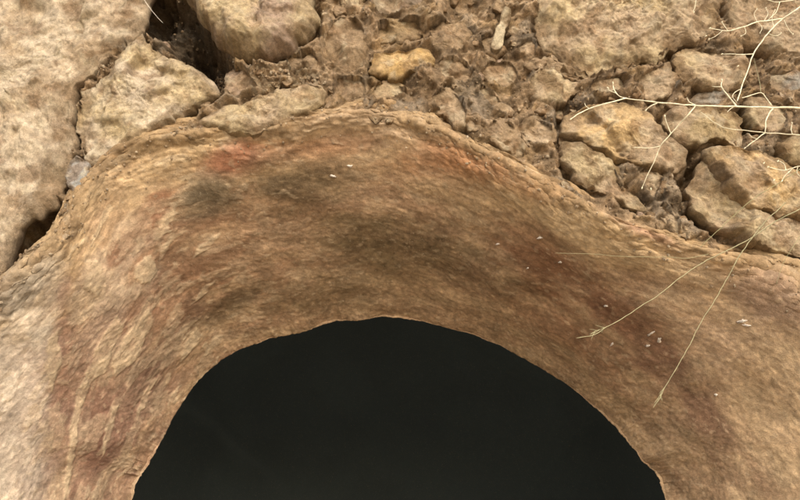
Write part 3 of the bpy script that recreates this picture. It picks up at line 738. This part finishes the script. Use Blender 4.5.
ROOT = (905, 118, .03)
def yx(px, y0): return y0          # stems hang a hand's breadth in front of the wall
def tw(parent, name, pts, r0, r1, mat, y):
    return tube(name, [(a, b, y + (c[0] if c else 0)) for a, b, *c in pts], r0, r1, mat, parent)
Y1 = -0.16
t1 = empty('dry_branch', tuple(P(860, 112, 0)), 'thick bleached dry twig reaching left across the stones, forked at its tip', 'twig')
tw(t1, 'stem', [(905, 118, .19), (850, 112, .08), (800, 108), (770, 107.5), (734, 106.5), (695, 105.5), (659, 102.5), (635, 99.5), (621, 97), (615, 91), (613, 84)], .0034, .0011, M_STRAW, Y1)
tw(t1, 'side_twig', [(626, 98), (615, 101.5), (596, 106.5), (580, 113), (571, 118.5)], .0016, .0011, M_STRAW, Y1)
tw(t1, 'side_twig', [(590, 109), (586, 106), (585, 103)], .0010, .0007, M_STRAW, Y1)
tw(t1, 'side_twig', [(616, 93), (611, 91), (608, 89)], .0009, .0007, M_STRAW, Y1)
tw(t1, 'side_twig', [(657, 103), (651, 106), (646, 110)], .0012, .0009, M_STRAW, Y1)
tw(t1, 'side_twig', [(695, 105), (689, 102), (687, 97)], .0012, .0008, M_STRAW, Y1)
tw(t1, 'side_twig', [(695, 106), (688, 115), (678, 126, .02), (668, 137, .03), (660, 146, .04)], .0015, .0010, M_STRAW, Y1)
tw(t1, 'side_twig', [(660, 146, .04), (650, 148, .04), (635, 147.5, .04)], .0010, .0007, M_STRAW, Y1)
tw(t1, 'side_twig', [(660, 146, .04), (655, 160, .05), (648, 174, .06), (642, 187, .07)], .0010, .0007, M_STRAW, Y1)
tw(t1, 'side_twig', [(671, 134, .03), (667, 124, .03), (665, 117, .03)], .0009, .0006, M_STRAW, Y1)
tw(t1, 'side_twig', [(736, 106), (728, 96), (721, 87), (722, 81)], .0018, .0009, M_STRAW, Y1)
tw(t1, 'side_twig', [(721, 87), (716, 87), (712, 86)], .0009, .0006, M_STRAW, Y1)
tw(t1, 'side_twig', [(735, 106), (730, 109), (727, 112)], .0011, .0008, M_STRAW, Y1)
tw(t1, 'side_twig', [(742, 98), (750, 96), (761, 93), (766, 98), (772, 106)], .0010, .0012, M_STRAW, Y1)
tw(t1, 'side_twig', [(761, 93), (760, 84), (757, 72), (754, 58)], .0007, .0005, M_STALK, Y1)
tw(t1, 'side_twig', [(773, 108), (769, 113), (766, 122), (765, 133)], .0015, .0012, M_STRAW, Y1)
for b in [(613, 83, 0), (608, 88, -40), (571, 119, 60), (642, 188, 20), (635, 147.5, 90), (722, 80, 0), (646, 110, 30), (665, 116, 0), (651, 189, 0)]:
    bud(b[0], b[1], Y1 + (.07 if b[1] > 150 else .04 if b[1] > 130 else 0), .0022, M_STRAW, t1, b[2])
Y2 = -0.10
t2 = empty('dry_branch', tuple(P(870, 135, 0)), 'thin bleached twig just below and parallel to the thick one at right', 'twig')
tw(t2, 'stem', [(905, 150, .14), (850, 139, .06), (800, 135), (770, 133), (746, 130.5), (725, 128), (713, 121), (701, 112)], .0018, .0007, M_STRAW, Y2)
tw(t2, 'side_twig', [(765, 133), (757, 139), (746, 147)], .0013, .0009, M_STRAW, Y2)
tw(t2, 'side_twig', [(757, 139), (752, 137), (749, 133)], .0008, .0006, M_STRAW, Y2)
tw(t2, 'side_twig', [(792, 134.5), (791, 130), (792, 124)], .0010, .0007, M_STRAW, Y2)
bud(745, 148, Y2, .0022, M_STRAW, t2, 50); bud(792, 123, Y2, .0018, M_STRAW, t2, 0)
Y3 = -0.20
t3 = empty('dry_branch', tuple(P(850, -25, 0)), 'bleached twig slanting down from the top right corner with forked side shoots', 'twig')
tw(t3, 'stem', [(870, -50, .24), (830, -14, .1), (800, 7), (782, 19.5), (770, 31), (755, 51), (747, 72), (741, 89), (737, 101)], .0021, .0012, M_STRAW, Y3)
tw(t3, 'side_twig', [(783, 19), (758, 22), (743, 27), (728, 31), (718, 30), (710, 28)], .0018, .0009, M_STRAW, Y3)
tw(t3, 'side_twig', [(753, 54), (738, 54.5), (723, 54)], .0011, .0007, M_STRAW, Y3)
tw(t3, 'side_twig', [(840, -20), (800, -2), (780, 2), (770, 1), (764, -2)], .0016, .0008, M_STRAW, Y3)
tw(t3, 'side_twig', [(780, 2), (776, 12), (768, 20)], .0009, .0006, M_STRAW, Y3)
tw(t3, 'side_twig', [(741, 89), (735, 92), (733, 97), (737, 103)], .0009, .0007, M_STRAW, Y3)
for q in [(757, 22, 754, 14, 757, 9), (757, 22, 762, 27, 760, 33), (764, 21, 768, 14, 766, 8), (744, 26, 746, 33, 741, 36), (722, 31, 716, 36, 709, 39), (784, 20, 788, 28, 793, 34), (728, 31, 724, 26, 722, 22), (768, 33, 776, 36, 781, 33), (774, 27, 772, 17, 775, 10)]:
    tw(t3, 'side_twig', [(q[0], q[1]), (q[2], q[3]), (q[4], q[5])], .0007, .0005, M_STRAW, Y3); bud(q[4], q[5], Y3, .0016, M_STRAW, t3, 10)
for q in [(710, 28), (722, 54), (764, -2), (706, 36), (738, 66)]: bud(q[0], q[1], Y3, .0019, M_STRAW, t3, 60)
t4 = empty('dry_branch', tuple(P(850, 180, 0)), 'short pale twig tip entering from the right edge over the tan slab', 'twig')
Y4 = -0.13
tw(t4, 'stem', [(900, 140, .15), (840, 158, .05), (800, 166), (785, 170), (775, 169), (768, 167)], .0016, .0008, M_STRAW, Y4)
tw(t4, 'side_twig', [(793, 168), (787, 174), (782, 180)], .0011, .0007, M_STRAW, Y4)
tw(t4, 'side_twig', [(786, 170), (784, 164), (779, 161)], .0009, .0007, M_STRAW, Y4)
tw(t4, 'side_twig', [(798, 166), (797, 172), (800, 176)], .0010, .0007, M_STRAW, Y4)
for q in [(768, 167), (782, 181), (778, 161), (764, 163), (774, 180)]: bud(q[0], q[1], Y4, .0020, M_STRAW, t4, 40)

def tuft(parent, cx, cy, y, dx, dy, mat, n=9, L=14):
    for k in range(n):
        a = math.atan2(dy, dx) + random.uniform(-.75, .75); l = random.uniform(.4, 1) * L; ox = random.uniform(0, 14)
        sx, sy = cx + ox * dx, cy + ox * dy
        tw(parent, 'awn', [(sx, sy), (sx + l * .5 * math.cos(a), sy + l * .5 * math.sin(a)), (sx + l * math.cos(a * .9 + .1), sy + l * math.sin(a))], .0006, .0003, mat, y)
G5 = -0.17
t5 = empty('grass_stalk', tuple(P(850, 178, 0)), 'long straw-coloured grass stalk slanting down left across the clay to a feathery tip', 'grass stalk', 'dry grass stalks hanging over the arch')
tw(t5, 'stem', [(900, 150, .2), (850, 182, .1), (800, 209), (776, 221), (746, 241), (704, 262), (680, 278), (660, 294), (638, 308), (620, 320), (605, 328), (593, 335), (576, 338)], .0015, .0008, M_STALK, G5)
tuft(t5, 606, 327, G5, -.93, .35, M_STALK, 10, 11)
G6 = -0.12
t6 = empty('grass_stalk', tuple(P(770, 200, 0)), 'straw-coloured grass stalk hanging steeply, its tip lowest of all above the dark opening', 'grass stalk', 'dry grass stalks hanging over the arch')
tw(t6, 'stem', [(800, 190, .14), (765, 222, .06), (740, 255), (728, 277), (716, 298), (701, 322), (686, 352), (668, 382), (660, 397), (653, 408)], .0012, .0007, M_STALK, G6)
tuft(t6, 664, 388, G6, -.5, .86, M_STALK, 9, 10)
t7 = empty('grass_stalk', tuple(P(840, 140, 0)), 'dull greenish stalk lying diagonally over the slab at the right edge', 'grass stalk', 'dry grass stalks hanging over the arch')
tw(t7, 'stem', [(880, 120, .14), (830, 148, .04), (800, 169), (782, 181), (752, 200), (728, 221), (710, 238), (700, 247)], .0013, .0006, M_STALK2, -0.12)
t8 = empty('grass_stalk', tuple(P(700, 256, 0)), 'hair-thin straw lying almost level on the clay right of centre', 'grass stalk')
tw(t8, 'stem', [(715, 252, .03), (690, 258), (665, 257), (625, 256.5), (590, 254), (555, 253)], .0007, .0004, M_STALK, -0.035)
t9 = empty('straw_fibre', tuple(P(144, -6, 0)), 'pale curved fibre hanging over the dark hole beside the big pale rock', 'fibre')
tw(t9, 'stem', [(140, -8), (147, 4), (153, 12), (159, 19), (163, 23)], .0007, .0004, M_PALE, -0.07)
t10 = empty('straw_fibre', tuple(P(696, -10, 0)), 'short pale fibre hanging straight down from the top edge', 'fibre')
tw(t10, 'stem', [(697, -12), (696, 0), (695, 7), (693, 12)], .0010, .0006, M_STRAW, -0.09)
bud(694, 12, -.09, .0020, M_STRAW, t10, 20)
t11 = empty('grass_stalk', tuple(P(800, 240, 0)), 'faint thin stalk standing near the right edge under the slab', 'grass stalk')
tw(t11, 'stem', [(800, 236, .05), (792, 248), (784, 262), (776, 284)], .0007, .0004, M_STALK2, -0.09)
